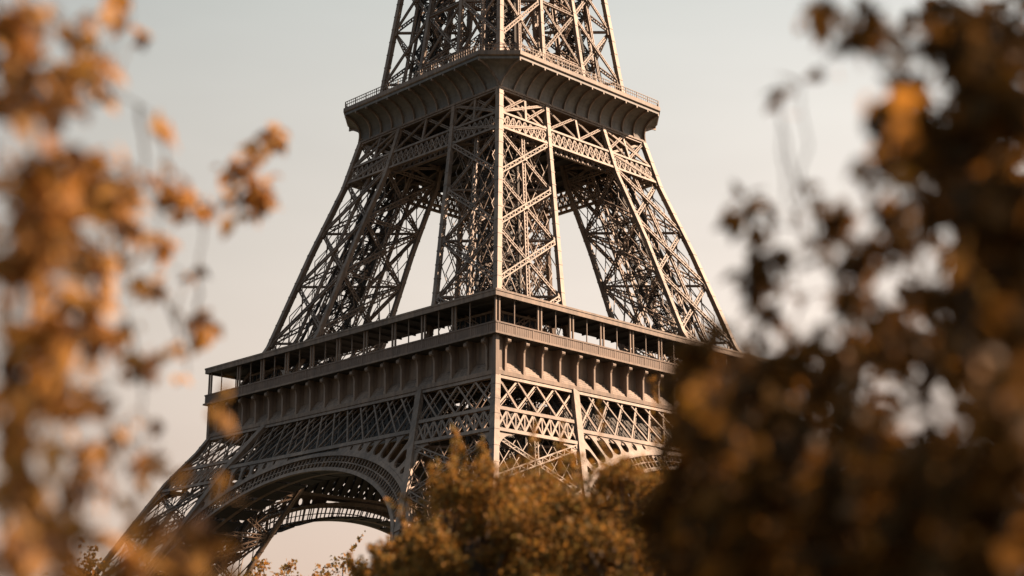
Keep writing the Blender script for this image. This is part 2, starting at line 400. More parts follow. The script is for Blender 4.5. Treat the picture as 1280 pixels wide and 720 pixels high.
# --- first platform lattice girder (z 44 - 51), short leg girders below
gm = MB()
def chord(z0, z1, u0, u1, d0, d1):
    gm.quadbox([face(u0, z0, d0), face(u1, z0, d0), face(u1, z0, d1), face(u0, z0, d1), face(u0, z1, d0), face(u1, z1, d0), face(u1, z1, d1), face(u0, z1, d1)])
wt, wb = W(51.2), W(44)
def ie_(z): return W(z) - B(z)
chord(50.75, 51.35, -wt + .5, wt - .5, -0.3, 0.5)
chord(43.75, 44.4, -ie_(44) , ie_(44), -0.3, 0.5)
chord(50.75, 51.3, -wt + 3.5, wt - 3.5, 2.6, 3.1); chord(43.8, 44.3, -wb + 3.5, wb - 3.5, 2.6, 3.1)
def lat(m, ua, ub, zlo, zhi, d, wd, th, pitch, du, ph, both=True):
    """crossing diagonals laid in the frame of a bay that runs from ua(z) to ub(z)"""
    wid = ub((zlo + zhi) / 2) - ua((zlo + zhi) / 2); n = max(1, round(wid / pitch)); p_ = 1.0 / n; df = du / wid
    def P(f, q, dd):
        z = zlo + (zhi - zlo) * q; return face(ua(z) + (ub(z) - ua(z)) * f, z, dd)
    f0 = ph / wid - math.ceil(df / p_ + 1) * p_
    while f0 < 1 + df:
        for sg in ((-1, 1) if both else (1,)):
            q0, q1 = sorted(((0 - f0) / (sg * df), (1 - f0) / (sg * df)))
            q0, q1 = max(q0, 0), min(q1, 1)
            if q1 - q0 > 0.06:
                dd = d + (0.1 if sg > 0 else 0)
                m.bar(P(f0 + sg * df * q0, q0, dd), P(f0 + sg * df * q1, q1, dd), wd, th, FN)
        f0 += p_
def ie(z): return W(z) - B(z)
for (d, wd, th, ph) in ((0.05, 0.32, 0.22, 0.0), (0.42, 0.13, 0.12, 0.8)):
    lat(gm, lambda z: -ie(z) + .5, lambda z: ie(z) - .5, 44.4, 50.75, d, wd * .85, th, 3.6, 4.3, ph)
    lat(gm, lambda z: -W(z) + .5, lambda z: -ie(z) - .5, 45.8, 50.75, d, wd * .85, th, 3.9, 3.9, ph)
    lat(gm, lambda z: ie(z) + .5, lambda z: W(z) - .5, 45.8, 50.75, d, wd * .85, th, 3.9, 3.9, ph)
rear = MB()  # dense backing lattice, its dark colour standing in for shade behind the girder
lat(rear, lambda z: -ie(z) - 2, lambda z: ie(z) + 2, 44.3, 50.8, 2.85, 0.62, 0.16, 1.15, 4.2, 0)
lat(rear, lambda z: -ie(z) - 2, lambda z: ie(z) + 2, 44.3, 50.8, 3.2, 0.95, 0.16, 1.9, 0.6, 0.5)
for s in (-1, 1):
    # inner posts of the girder run from the arch to the frieze, swelling into a gusset at the top
    pts = [face(s * (inner_edge(z)), z, -0.15) for z in (28, 36, 44, 51.2)]
    for p, q in zip(pts[:-1], pts[1:]): gm.bar(p, q, 1.15, 0.7, FN)
    # short girder across the leg
    for z0, z1 in ((41.6, 42.15), (45.2, 45.8)):
        gm.quadbox([face(s * (W(z0) - .4), z0, -.3), face(s * inner_edge(z0), z0, -.3), face(s * inner_edge(z0), z0, .5), face(s * (W(z0) - .4), z0, .5), face(s * (W(z1) - .4), z1, -.3), face(s * inner_edge(z1), z1, -.3), face(s * inner_edge(z1), z1, .5), face(s * (W(z1) - .4), z1, .5)])
    n = 9
    for d in (0.0,):
        for k in range(n):
            def pt(f, z): return face(s * (W(z) - .5 - f * (B(z) - 1.0)), z, d)
            gm.bar(pt(k / n, 42.1), pt((k + 1) / n, 45.2), 0.3, 0.2, FN); gm.bar(pt((k + 1) / n, 42.1), pt(k / n, 45.2), 0.3, 0.2, FN)
            if k: gm.bar(pt(k / n, 42.1), pt(k / n, 45.2), 0.2, 0.16, FN)
    # curved brackets under its ends
    for ux, sgn in ((W(40) - 0.4, -1), (inner_edge(40) + 0.5, 1)):
        loop = [(0, 0), (0, -3.4)] + [(2.6 * (1 - math.cos(a)) + 0.35, -3.4 + 3.0 * math.sin(a)) for a in np.linspace(0, math.pi / 2, 8)] + [(2.95, 0)]
        gm.sheet([[(s * (ux + sgn * x + (41.6 + z - 40) * -0.52), 41.6 + z) for x, z in loop]], lambda u, v, d: face(u, v, d), 0.3)
four('lattice_girder', gm.mesh('lattice_girder', IRON), tower, [('rear_lattice', rear.mesh('rear_lattice', DECK_AND_SHADE))])

# --- frieze with brackets
fw = 35.6
fr = MB()
def prism(m, prof, x0, x1, mitre=True):             # (out, z) profile swept along the face; mitred at the corners
    n = len(prof); b = len(m.v)
    for sx in (-1, 1):
        for o, z in prof: m.v.append(((sx * o) if mitre else (x0 if sx < 0 else x1), -o, z))
    for i in range(n): m.f.append((b + i, b + (i + 1) % n, b + n + (i + 1) % n, b + n + i))
    m.f.append(tuple(b + i for i in range(n))[::-1]); m.f.append(tuple(b + n + i for i in range(n)))
prism(fr, [(36.15, 51.35), (36.5, 51.35), (36.5, 51.95), (36.2, 52.05), (35.05, 53.6), (34.8, 53.75), (34.8, 57.1), (34.4, 57.1), (34.4, 51.6), (36.15, 51.6)], 0, 0)
for k, z in enumerate((52.45, 52.85, 53.25)):       # courses on the sloping foot
    o = 36.2 - (z - 52.05) * 0.74
    prism(fr, [(o - .1, z - .06), (o + .07, z - .06), (o + .05, z + .05), (o - .1, z + .05)], 0, 0)
br = MB()
prof = [(34.75, 52.2), (36.2, 52.2), (36.22, 53.2), (36.25, 55.3), (36.4, 55.8), (36.6, 56.2), (36.6, 57.1), (34.75, 57.1)]
n = len(prof)
for sx in (-0.17, 0.17):
    for o, z in prof: br.v.append((sx, -o, z))
for i in range(n): br.f.append((i, (i + 1) % n, n + (i + 1) % n, n + i))
br.f += [tuple(range(n))[::-1], tuple(range(n, 2 * n))]
br.tube([(-0.34, -36.62, 56.5), (0.34, -36.62, 56.5)], [0.40, 0.40], 10)
br.box(-0.27, -36.3, 51.97, 0.27, -34.8, 52.5)
BR = br.mesh('bracket', IRON)
FRM = fr.mesh('frieze', IRON)
NB = 19
for o in four('frieze', FRM, tower):
    for k in range(NB):
        b_ = link('bracket', BR, o); b_.location = (-34.2 + 68.4 * k / (NB - 1), 0, 0)
# corner shafts of the frieze: square pilasters on the four corners
cs = MB(); cs.box(-36.65, -36.65, 51.2, -35.95, -35.95, 57.1); cs.box(-35.95, -35.95, 51.4, -34.5, -34.5, 57.1)
four('corner_pilaster', cs.mesh('corner_pilaster', IRON), tower)

# --- gallery floor, railing, posts, roof
fl = MB()
for k in range(4): pass
def ring(m, o0, o1, z0, z1):
    m.box(-o0, -o0, z0, o0, -o1, z1); m.box(-o0, o1, z0, o0, o0, z1); m.box(-o0, -o1, z0, -o1, o1, z1); m.box(o1, -o1, z0, o0, o1, z1)
ring(fl, 36.95, 12.0, 57.1, 57.35)
ring(fl, 37.05, 36.3, 57.35, 57.7)
for o_ in (15, 20, 26, 31):                          # deck beams hanging below
    ring(fl, o_ + 0.25, o_ - 0.25, 54.6, 57.1)
for x in np.arange(-32, 33, 4.0):
    fl.box(x - .15, -33.5, 55.3, x + .15, -12, 57.1); fl.box(x - .15, 12, 55.3, x + .15, 33.5, 57.1)
fl.build('gallery_floor', DECK_AND_SHADE, tower)
rl = MB()
prism(rl, [(36.85, 58.75), (37.15, 58.75), (37.15, 58.98), (36.85, 58.98)], 0, 0)
prism(rl, [(36.9, 57.2), (37.06, 57.2), (37.06, 58.8), (36.9, 58.8)], 0, 0)
for x in np.arange(-36.6, 36.7, 0.45): rl.box(x - .07, -37.085, 57.5, x + .07, -37.05, 58.7)
for x in np.arange(-36.6, 36.7, 3.6): rl.box(x - .16, -37.11, 57.46, x + .16, -37.05, 58.75)
ft = MB(); prism(ft, [(37.09, 57.12), (37.3, 57.12), (37.3, 57.42), (37.09, 57.46)], 0, 0)
four('floor_trim', ft.mesh('floor_trim', IRON), tower)
four('railing', rl.mesh('railing', RAIL), tower)
tp = MB()
for sx in (-0.34, 0.34): tp.box(sx - .12, -36.72, 57.75, sx + .12, -36.46, 62.95)
sp_ = MB(); sp_.box(-.06, -36.66, 57.75, .06, -36.5, 62.95)
TP, SP = tp.mesh('twin_post', IRON), sp_.mesh('slim_post', IRON)
for k in range(4):
    for i in range(-5, 6):
        if i == -5 or i == 5: u = 6.9 * i * 36.3 / 34.5 - (0.0)
        else: u = 6.9 * i
        if i < 5:
            a = link('twin_post', TP, tower, k * math.pi / 2); a.location = Matrix.Rotation(k * math.pi / 2, 3, 'Z') @ Vector((u, 0, 0))
            b = link('slim_post', SP, tower, k * math.pi / 2); b.location = Matrix.Rotation(k * math.pi / 2, 3, 'Z') @ Vector((u + 3.45, 0, 0))
rf = MB()
ring(rf, 36.9, 29.0, 63.05, 63.45)
ring(rf, 37.1, 36.5, 62.85, 63.75)
for x in np.arange(-34.5, 34.6, 3.45):
    rf.box(x - .1, -36.4, 62.7, x + .1, -29.2, 63.05); rf.box(x - .1, 29.2, 62.7, x + .1, 36.4, 63.05)
    if abs(x) < 29: rf.box(-36.4, x - .1, 62.7, -29.2, x + .1, 63.05); rf.box(29.2, x - .1, 62.7, 36.4, x + .1, 63.05)
rf.build('gallery_roof', DECK_AND_SHADE, tower)
rfe = MB(); prism(rfe, [(37.11, 62.8), (37.2, 62.8), (37.2, 63.78), (37.11, 63.78)], 0, 0); prism(rfe, [(37.2, 63.5), (37.28, 63.5), (37.28, 63.8), (37.2, 63.8)], 0, 0)
four('roof_fascia', rfe.mesh('roof_fascia', IRON), tower)

# --- glazed pavilions standing round the leg feet on the gallery
for k in range(4):
    pb = MB(); pb.box(-31.6, -31.6, 57.4, -22.4, -22.4, 62.2)
    po = link('corner_pavilion', pb.mesh('corner_pavilion', GLASS), tower, k * math.pi / 2)
    pf = MB()
    for x in np.arange(-31.6, -22.3, 1.15):
        pf.box(x - .06, -31.72, 57.4, x + .06, -31.6, 62.2); pf.box(-31.72, x - .06, 57.4, -31.6, x + .06, 62.2)
    for z in (58.4, 60.6): pf.box(-31.75, -31.75, z - .06, -22.4, -31.62, z + .06); pf.box(-31.75, -31.6, z - .06, -31.62, -22.4, z + .06)
    pf.box(-31.9, -31.9, 62.2, -22.1, -22.1, 62.55)
    pf.build('window_frame', IRON, po)

# --- belt girder below the second platform and the bracing above it
bm_ = MB()
def bchord(z0, z1, d0, d1):
    a, b = W(z0) - .4, W(z1) - .4
    bm_.quadbox([face(-a, z0, d0), face(a, z0, d0), face(a, z0, d1), face(-a, z0, d1), face(-b, z1, d0), face(b, z1, d0), face(b, z1, d1), face(-b, z1, d1)])
for d in (-0.25, 2.2):
    bchord(98.2, 98.6, d, d + 0.6); bchord(101.2, 101.6, d, d + 0.6); bchord(105.9, 106.5, d, d + 0.6)
    n = 28
    for k in range(n):
        def pt(f, z): return face((f * 2 - 1) * (W(z) - .5), z, d + 0.25)
        bm_.bar(pt(k / n, 98.6), pt((k + 1) / n, 101.2), 0.2, 0.16, FN); bm_.bar(pt((k + 1) / n, 98.6), pt(k / n, 101.2), 0.2, 0.16, FN)
        bm_.bar(pt(k / n, 98.6), pt(k / n, 101.2), 0.14, 0.14, FN)
        bm_.bar(pt((k + .0) / n, 99.9), pt((k + 1) / n, 99.9), 0.12, 0.12, FN)
ub = [-1, None, -0.39, 0.0, 0.39, None, 1]
us = [-1, -0.695, -0.39, 0.0, 0.39, 0.695, 1]
for a, b in zip(us[:-1], us[1:]):
    def pt(f, z, d=0): return face(f * (W(z) - .4), z, d)
    bm_.truss(pt(a, 101.6), pt(b, 105.9), 0.5, 0.25, FN, 0.15); bm_.truss(pt(b, 101.6, .35), pt(a, 105.9, .35), 0.5, 0.25, FN, 0.15)
    bm_.bar(pt(b, 101.6), pt(b, 105.9), 0.45, 0.3, FN)
four('belt_girder', bm_.mesh('belt_girder', IRON), tower)

# --- second platform: coved corbel with ribs, lip, deck, railing
WT, CUT = 22.8, 5.0
def corb(s):                                        # s 0..1 -> half width, corner cut, z
    a = s * math.pi / 2
    return 18.55 + (WT - 18.55) * (1 - math.cos(a)), CUT * s ** 1.3, 106.6 + 3.9 * math.sin(a)
cb = MB()
NS = 10
def octo(w_, c_, z): return [(-w_ + c_, -w_, z), (w_ - c_, -w_, z), (w_, -w_ + c_, z), (w_, w_ - c_, z), (w_ - c_, w_, z), (-w_ + c_, w_, z), (-w_, w_ - c_, z), (-w_, -w_ + c_, z)]
def stack(m, levels, cap=True):
    b = len(m.v)
    for w_, c_, z in levels: m.v += octo(w_, max(c_, 0.02), z)
    for i in range(len(levels) - 1):
        for k in range(8): m.f.append((b+8*i+k, b+8*i+(k+1) % 8, b+8*i+8+(k+1) % 8, b+8*i+8+k))
    if cap:
        e_ = b + 8 * (len(levels) - 1)
        m.f += [tuple(b + k for k in range(8))[::-1], tuple(e_ + k for k in range(8))]
stack(cb, [corb(i / NS) for i in range(NS + 1)] + [(WT, CUT, 111.0)])
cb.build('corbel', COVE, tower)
tr = MB(); stack(tr, [(18.85, .02, 106.25), (18.85, .02, 106.62)]); 
stack(tr, [(WT + .12, CUT, 111.0), (WT + .25, CUT, 111.15), (WT + .25, CUT, 111.85), (WT + .05, CUT, 112.0)])
tr.build('platform_deck', IRON, tower)
ce = MB(); stack(ce, [(18.3, .5, 101.75), (18.3, .5, 102.2)])
for x in np.arange(-16, 16.1, 4): ce.box(x - .2, -17.5, 100.9, x + .2, 17.5, 101.75)
ce.build('soffit', DECK_AND_SHADE, tower)
for k in range(13):
    f = -1 + 2 * k / 12; rb = MB()
    pts = []
    for i in range(NS + 1):
        w_, c_, z = corb(i / NS); pts.append(Vector((f * (w_ - c_), -w_, z)))
    for p, q in zip(pts[:-1], pts[1:]): rb.bar(p, q, 0.75, 0.24, (1, 0, 0))
    four('corbel_rib', rb.mesh('corbel_rib', IRON), tower)
r2 = MB()
L = WT - CUT
for x in np.linspace(-L, L, 61): r2.box(x - .03, -WT - .03, 112.0, x + .03, -WT + .03, 113.1)
for x in np.linspace(-L, L, 13): r2.box(x - .07, -WT - .07, 112.0, x + .07, -WT + .07, 113.15)
for z in (112.55, 113.1): r2.box(-L, -WT - .06, z - .05, L, -WT + .06, z + .05)
a, b = Vector((-L, -WT, 0)), Vector((-WT, -L, 0))
nn = Vector((-1, -1, 0)).normalized()
for z in (112.55, 113.1): r2.bar(a + Vector((0, 0, z)), b + Vector((0, 0, z)), 0.1, 0.1, nn)
for k in range(13):
    p = a.lerp(b, k / 12); r2.bar(p + Vector((0, 0, 112)), p + Vector((0, 0, 113.1)), 0.06, 0.06, nn)
four('platform_railing', r2.mesh('platform_railing', IRON), tower)
pv = MB(); stack(pv, [(12.5, 1.0, 112.0), (12.5, 1.0, 115.6)]); stack(pv, [(13.3, 1.0, 115.6), (13.3, 1.0, 116.1)])
for x in np.arange(-11, 11.1, 2.2):
    for sy in (-1, 1): pv.box(x - .1, sy * 12.6 - .08, 112, x + .1, sy * 12.6 + .08, 115.6); pv.box(sy * 12.6 - .08, x - .1, 112, sy * 12.6 + .08, x + .1, 115.6)
pv.build('pavilion', DECK_AND_SHADE, tower)
# shaft bracing between the legs above the second platform
sb = MB()
zs = [107.5, 118, 128.5, 139, 149]
for z0, z1 in zip(zs[:-1], zs[1:]):
    a0, b0, a1, b1 = [face(s * inner_edge(z), z, 0) for z in (z0, z1) for s in (-1, 1)]
    sb.truss(a0, b1, 0.6, 0.25, FN, 0.16); sb.truss(b0, a1, 0.6, 0.25, FN, 0.16); sb.truss(a1, b1, 0.8, 0.4, FN, 0.2)
four('shaft_bracing', sb.mesh('shaft_bracing', IRON), tower)
ls = MB()
for sx in (-2, 2):
    for sy in (-2, 2): ls.post([(sx, sy, 112), (sx, sy, 270)], 0.35)
for z in np.arange(112, 160, 3.0):
    for a, b, n_ in (((-2, -2), (2, -2), (0, 1, 0)), ((2, -2), (2, 2), (1, 0, 0)), ((2, 2), (-2, 2), (0, 1, 0)), ((-2, 2), (-2, -2), (1, 0, 0))):
        ls.bar((*a, z), (*b, z + 3), 0.25, 0.15, n_); ls.bar((*b, z), (*a, z + 3), 0.25, 0.15, n_); ls.bar((*a, z), (*b, z), 0.3, 0.2, n_)
ls.build('lift_shaft', IRON, tower)

# ------------------------------------------------------------------ trees
def at(px, py, d):
    """point on the photograph's line of sight through (px, py), d metres in front of the camera"""
    x = (px - 640) / FPX; y = (360 - py) / FPX
    f = Vector((0, math.cos(PITCH), math.sin(PITCH))); u = Vector((0, -math.sin(PITCH), math.cos(PITCH)))
    v = f + Vector((1, 0, 0)) * x + u * y
    return Vector((0, 0, CAM_Z)) + v * (d / v.y)

# leaf templates: (verts, faces); unit length, stalk at the origin, blade along +Y
def leaf_big():
    ys = [0.0, 0.12, 0.34, 0.6, 0.84, 1.0]; hw = [0.0, 0.20, 0.31, 0.25, 0.10, 0.0]
    v = [(0, -0.18, 0.03)]; f = []
    mid = []; lf = []; rt = []
    for y, h in zip(ys, hw):
        zc = -0.22 * y * y
        mid.append(len(v)); v.append((0, y, zc))
        if h: 
            lf.append(len(v)); v.append((-h, y + 0.02, zc + h * 0.35)); rt.append(len(v)); v.append((h, y - 0.02, zc + h * 0.28))
        else: lf.append(None); rt.append(None)
    n = len(ys)
    for i in range(n - 1):
        for s, fl_ in ((lf, False), (rt, True)):
            q = [mid[i], mid[i + 1]] + [x for x in (s[i + 1], s[i]) if x is not None]
            f.append(tuple(q[::-1] if not fl_ else q))
    a = len(v); v += [(-0.012, 0, 0), (0.012, 0, 0)]; f.append((0, a + 1, a))
    return np.array(v), f
def leaf_small():
    v = np.array([(0, 0, 0), (0.36, 0.5, 0.10), (0, 1.0, -0.12), (-0.36, 0.45, 0.13), (0, 0.5, 0)])
    return v, [(0, 1, 4), (1, 2, 4), (4, 2, 3), (0, 4, 3)]
def leaves(name, pos, size, m, parent, tmpl, droop=0.5):
    pos = np.asarray(pos); n = len(pos); tv, tf = tmpl
    y = rng.normal(size=(n, 3)); y[:, 2] -= droop; y /= np.linalg.norm(y, axis=1)[:, None]
    z = rng.normal(size=(n, 3)); z[:, 2] += 0.5
    x = np.cross(y, z); x /= np.linalg.norm(x, axis=1)[:, None]; z = np.cross(x, y)
    s = (size * rng.uniform(0.5, 1.4, n))[:, None, None]
    V = pos[:, None, :] + s * (tv[None, :, 0:1] * x[:, None, :] + tv[None, :, 1:2] * y[:, None, :] + tv[None, :, 2:3] * z[:, None, :])
    k = len(tv); me = bpy.data.meshes.new(name)
    lens = np.array([len(f) for f in tf]); idx = np.array([i for f in tf for i in f])
    allidx = (idx[None, :] + (np.arange(n) * k)[:, None]).ravel(); alllen = np.tile(lens, n)
    me.vertices.add(n * k); me.vertices.foreach_set('co', V.astype(np.float32).ravel())
    me.loops.add(len(allidx)); me.loops.foreach_set('vertex_index', allidx.astype(np.int32))
    me.polygons.add(len(alllen)); st = np.concatenate([[0], np.cumsum(alllen)[:-1]])
    me.polygons.foreach_set('loop_start', st.astype(np.int32)); me.polygons.foreach_set('loop_total', alllen.astype(np.int32))
    me.update(calc_edges=True); me.validate(); me.materials.append(m)
    return link(name, me, parent)

def wiggle(a, b, n, amp):
    a, b = Vector(a), Vector(b); L = (b - a).length; out = []
    off = Vector((0, 0, 0))
    for i in range(n + 1):
        t = i / n
        if 0 < i < n: off = off * 0.6 + Vector(rng.normal(size=3)) * amp * L * 0.5
        sag = Vector((0, 0, 0.05 * L * math.sin(math.pi * t)))
        out.append(a.lerp(b, t) + (off * math.sin(math.pi * t)) + sag)
    return out

def near_tree(name, label, base, height, lean, clumps, fill, m, leaf_len, clumps2=(), m2=None):
    """tree close to the camera: trunk beside the frame, boughs to every clump of leaves, twigs and single leaves"""
    base = Vector(base)
    t = thing(name, base, label, 'tree', None)
    top = Vector((lean[0], lean[1], height))
    tk = MB(); tp = wiggle((0, 0, -0.05), top, 9, 0.02)
    tk.tube(tp, [0.17 * (1 - 0.75 * i / 9) + (0.05 if i == 0 else 0) for i in range(10)], 10)
    lim = MB(); pos = []; pos2 = []
    hubs = []
    groups = {}
    cl = [(at(px, py, d) - base, r / FPX * d, n) for px, py, d, r, n in list(clumps) + list(clumps2)] + [(Vector(c) - base, r, n) for c, r, n in fill]
    # a few boughs, each serving the clumps nearest to its end
    nb = 24
    C0 = np.array([list(c[0]) for c in cl]); cen = C0[rng.choice(len(C0), nb, replace=False)]
    for _ in range(8):
        lab = np.argmin(((C0[:, None] - cen[None]) ** 2).sum(-1), 1)
        cen = np.array([C0[lab == k].mean(0) if (lab == k).any() else cen[k] for k in range(nb)])
    lim.tube(tp[3:], [0.03] * 7, 6)                  # the leader inside the trunk, from which every bough starts
    wood = [(tp[i], 0.030) for i in range(3, 10)]
    def nearest(c, bias):
        return min(wood, key=lambda q: (q[0] - c).length + (bias if q[0].z > c.z else 0) + (0.6 if abs(q[0].x) > abs(c.x) else 0))
    order = sorted([k for k in range(nb) if (lab == k).any()], key=lambda k: abs(cen[k][0]))
    for k in order:
        e_ = Vector(cen[k]); st, r0 = nearest(e_, 0.15)
        bough = wiggle(st, e_, 8, 0.06); r0 = min(r0, 0.026)
        lim.tube(bough, [r0 * (1 - i / 8) ** 1.6 + 0.0035 for i in range(9)], 7)
        wood += [(bough[i], r0 * (1 - i / 8) ** 1.6 + 0.003) for i in range(2, 9)]
        for ci in sorted(np.where(lab == k)[0], key=lambda q: (cl[q][0] - e_).length):
            c, r, n = cl[ci]
            st2, r2 = nearest(c, 0.05)
            tw = wiggle(st2, c, 5, 0.07); r2 = min(r2, 0.006)
            lim.tube(tw, [r2 * (1 - 0.65 * i / 5) + 0.0012 for i in range(6)], 5)
            wood += [(tw[i], 0.004) for i in range(1, 6)]
            nt_ = max(1, int(n / 7)); ends = []
            for q in range(nt_):
                v_ = Vector(rng.normal(size=3)); v_.normalize()
                en = c + v_ * r * (rng.uniform(0.25, 1.0) ** 0.5)
                tt = wiggle(tw[4 if q % 2 else 5], en, 3, 0.06); ends.append(tt)
                lim.tube(tt, [0.004, 0.003, 0.002, 0.0012], 4)
            for q in range(n):
                tt = ends[q % nt_]; f = rng.uniform(0.25, 1.0) * 3; i = min(2, int(f))
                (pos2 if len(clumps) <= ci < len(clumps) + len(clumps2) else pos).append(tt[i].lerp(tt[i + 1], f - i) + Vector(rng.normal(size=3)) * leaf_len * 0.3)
    tr_ = tk.build('trunk', BARK, t)
    lim.build('branches', BARK, t)
    leaves('crown', [list(p) for p in pos], leaf_len, m, t, leaf_big(), 0.6)
    if pos2: leaves('orange_leaves', [list(p) for p in pos2], leaf_len, m2, t, leaf_big(), 0.6)  # orange leaves whose lighter colour carries a sunlit glow
    return t

def dens(px, py, d, r, cov, L=0.072, k=2.5):
    return (px, py, d, r, max(1, int(k * cov * r * r * 3.14 / (0.42 * (L * FPX / d) ** 2))))
# (px, py, distance, radius px, coverage)
LEFT = [(20,40,3.7,55,1.6),(70,110,3.9,55,1.2),(120,95,4.6,38,1.3),(30,120,3.5,55,1.4),(95,40,4.3,40,.9),(165,15,4.8,28,.8),(180,48,5.2,16,.9),
 (40,210,3.7,60,1.7),(110,215,4.2,45,1.5),(60,280,3.9,70,1.8),(140,250,4.6,48,1.7),(30,330,3.6,65,1.7),(205,235,5.0,28,1.4),(212,172,5.0,14,1.2),(245,262,5.6,24,1.8),(280,255,5.8,12,.9),(165,290,4.9,38,1.3),(205,300,5.4,16,1.4),
 (322,240,6.0,25,2.9),(303,207,6.0,20,2.6),(343,176,6.2,17,2.6),(290,230,6.0,10,1.5),(110,330,4.4,42,1.3),(40,420,3.7,62,1.6),(110,395,4.4,45,1.1),(135,435,4.6,38,1.2),(185,465,5.0,26,1.5),(190,355,5.4,18,1.2),(238,345,5.9,14,1.0),
 (252,398,5.8,22,1.5),(222,425,5.6,14,1.2),(160,400,5.0,20,.7),(234,463,6.0,8,1.0),(60,490,3.9,60,1.4),(20,530,3.6,50,1.2),(120,500,4.6,30,.9),(145,542,5.0,18,1.4),(185,526,5.4,12,1.1),(100,555,4.4,36,.9),(282,520,5.2,14,1.4),
 (30,620,3.7,55,1.3),(90,610,4.3,35,.8),(140,625,4.8,16,.7),(180,590,5.0,22,1.1),(265,593,5.2,11,1.2),(297,616,5.2,11,1.2),(190,655,4.8,30,1.5),(245,665,4.7,30,1.7),(70,680,3.9,60,1.5),(160,700,4.4,40,1.3),(230,705,4.5,30,1.3),(275,695,4.8,22,1.2),(20,700,3.5,50,1.4),(210,600,5.2,14,.9)]
LEFT = [dens(*c) for c in LEFT]
fillL = []
for k in range(70):
    a = rng.uniform(0, 2 * math.pi); rr = math.sqrt(rng.uniform(0, 1)) * 1.6
    c = (-3.0 + rr * math.cos(a), 4.8 + 1.1 * rr * math.sin(a), rng.uniform(2.6, 5.6))
    if c[0] / max(c[1], .5) > -0.36 and c[1] > 0: continue
    if c[1] < 2.2: continue
    fillL.append((c, 0.32, 40))
near_tree('autumn_tree', 'blurred tree with bright orange leaves on sparse twigs, left of the iron tower', (-3.1, 5.0, 0), 5.6, (0.3, 0.2), LEFT, fillL, LEAF_BRIGHT, 0.072)

RIGHT = [(1035,20,4.6,32,1.3),(1075,35,4.4,38,1.3),(1030,75,5.0,16,.9),(1000,105,5.2,12,.9),(974,128,5.2,11,1.5),(1115,140,4.0,44,1.6),(1130,70,4.2,26,.8),(1200,50,3.9,70,1.6),(1255,120,3.7,75,2.0),(1195,180,3.9,75,1.9),(1120,205,4.1,44,1.8),
 (1250,260,3.7,80,2.2),(1180,260,4.0,45,1.5),(1100,262,4.4,34,1.3),(1045,275,4.7,32,1.5),(1002,248,5.0,12,1.2),(1020,300,4.8,18,1.3),(928,260,5.4,16,2.0),(963,284,5.3,12,1.2),(955,330,5.2,26,1.6),(938,362,5.2,22,1.8),(990,325,5.1,16,1.3),(1010,368,5.2,8,1.4),
 (1130,310,4.2,30,1.2),(1080,325,4.5,34,1.6),(1062,372,4.6,30,1.5),(1110,400,4.3,40,1.5),(950,405,5.2,22,1.5),(985,425,5.2,22,1.2),(1215,360,3.8,75,2.0),(1260,430,3.7,75,2.2),(1060,430,4.6,40,1.6),(1140,440,4.2,36,1.3),
 (870,450,5.6,34,2.2),(920,455,5.4,34,2.2),(965,475,5.2,40,2.0),(850,500,5.8,34,2.2),(900,530,5.2,60,2.6),(985,540,4.9,55,2.5),(1060,530,4.6,45,1.9),(1110,520,4.4,30,1.0),(1160,480,4.1,28,.9),(1170,550,4.1,45,1.4),(1245,520,3.7,70,2.1),
 (860,590,5.8,45,2.2),(900,640,5.4,60,2.4),(970,630,4.9,70,2.6),(1060,620,4.5,65,2.4),(1150,625,4.2,60,2.3),(1240,620,3.8,70,2.3),(830,660,6.0,50,2.0),(860,705,5.8,50,2.2),(950,700,5.0,65,2.5),(1050,700,4.6,65,2.5),(1150,700,4.2,65,2.5),(1250,700,3.8,70,2.4),
 (1000,600,6.6,70,1.8),(1100,600,6.4,70,1.8),(1200,600,6.2,70,1.8),(930,570,6.8,60,1.8),(1250,330,6.0,80,1.8),(1220,200,6.2,70,1.6),(1250,80,6.0,70,1.6)]
RIGHT = [dens(px, py, d * (0.82 if py > 440 else 0.92), r * 1.05, c * (1.35 if py > 560 else 1.0), 0.07, 2.8) for px, py, d, r, c in RIGHT]
for x in range(885, 1300, 62):                      # the crown's far side, further from the camera
    for y in range(470, 735, 58):
        if min((x - hx) ** 2 + (y - hy) ** 2 for hx, hy in ((1120, 495), (1180, 480), (1190, 525), (1140, 560))) < 38 ** 2: continue
        RIGHT.append(dens(x + rng.uniform(-15, 15), y + rng.uniform(-15, 15), rng.uniform(5.6, 6.6), 46, 0.85, 0.07, 2.4))
for x in range(1150, 1300, 62):
    for y in range(130, 450, 62):
        if (x - 1160) ** 2 + (y - 320) ** 2 < 40 ** 2: continue
        RIGHT.append(dens(x + rng.uniform(-15, 15), y + rng.uniform(-15, 15), rng.uniform(5.2, 6.2), 46, 0.7, 0.07, 2.4))
for x, y in ((1200, 10), (1245, 25), (1280, 40), (1270, 90), (1165, 25), (1215, 95)): RIGHT.append(dens(x, y, rng.uniform(4.2, 5.6), 42, 1.0, 0.07, 2.6))
for x, y in ((1160, 455), (1215, 470), (1250, 480), (1060, 455), (1110, 450), (1185, 420), (1010, 470), (1040, 500)):
    RIGHT.append(dens(x, y, 5.0, 38, 1.1, 0.07, 2.6))
fillR = []
for k in range(240):
    a = rng.uniform(0, 2 * math.pi); rr = math.sqrt(rng.uniform(0, 1)) * 2.0
    c = (3.2 + rr * math.cos(a), 5.4 + 1.1 * rr * math.sin(a), rng.uniform(2.0, 6.2))
    if c[0] / max(c[1], .5) < 0.36: continue
    if c[1] < 2.2: continue
    fillR.append((c, 0.36, 62))
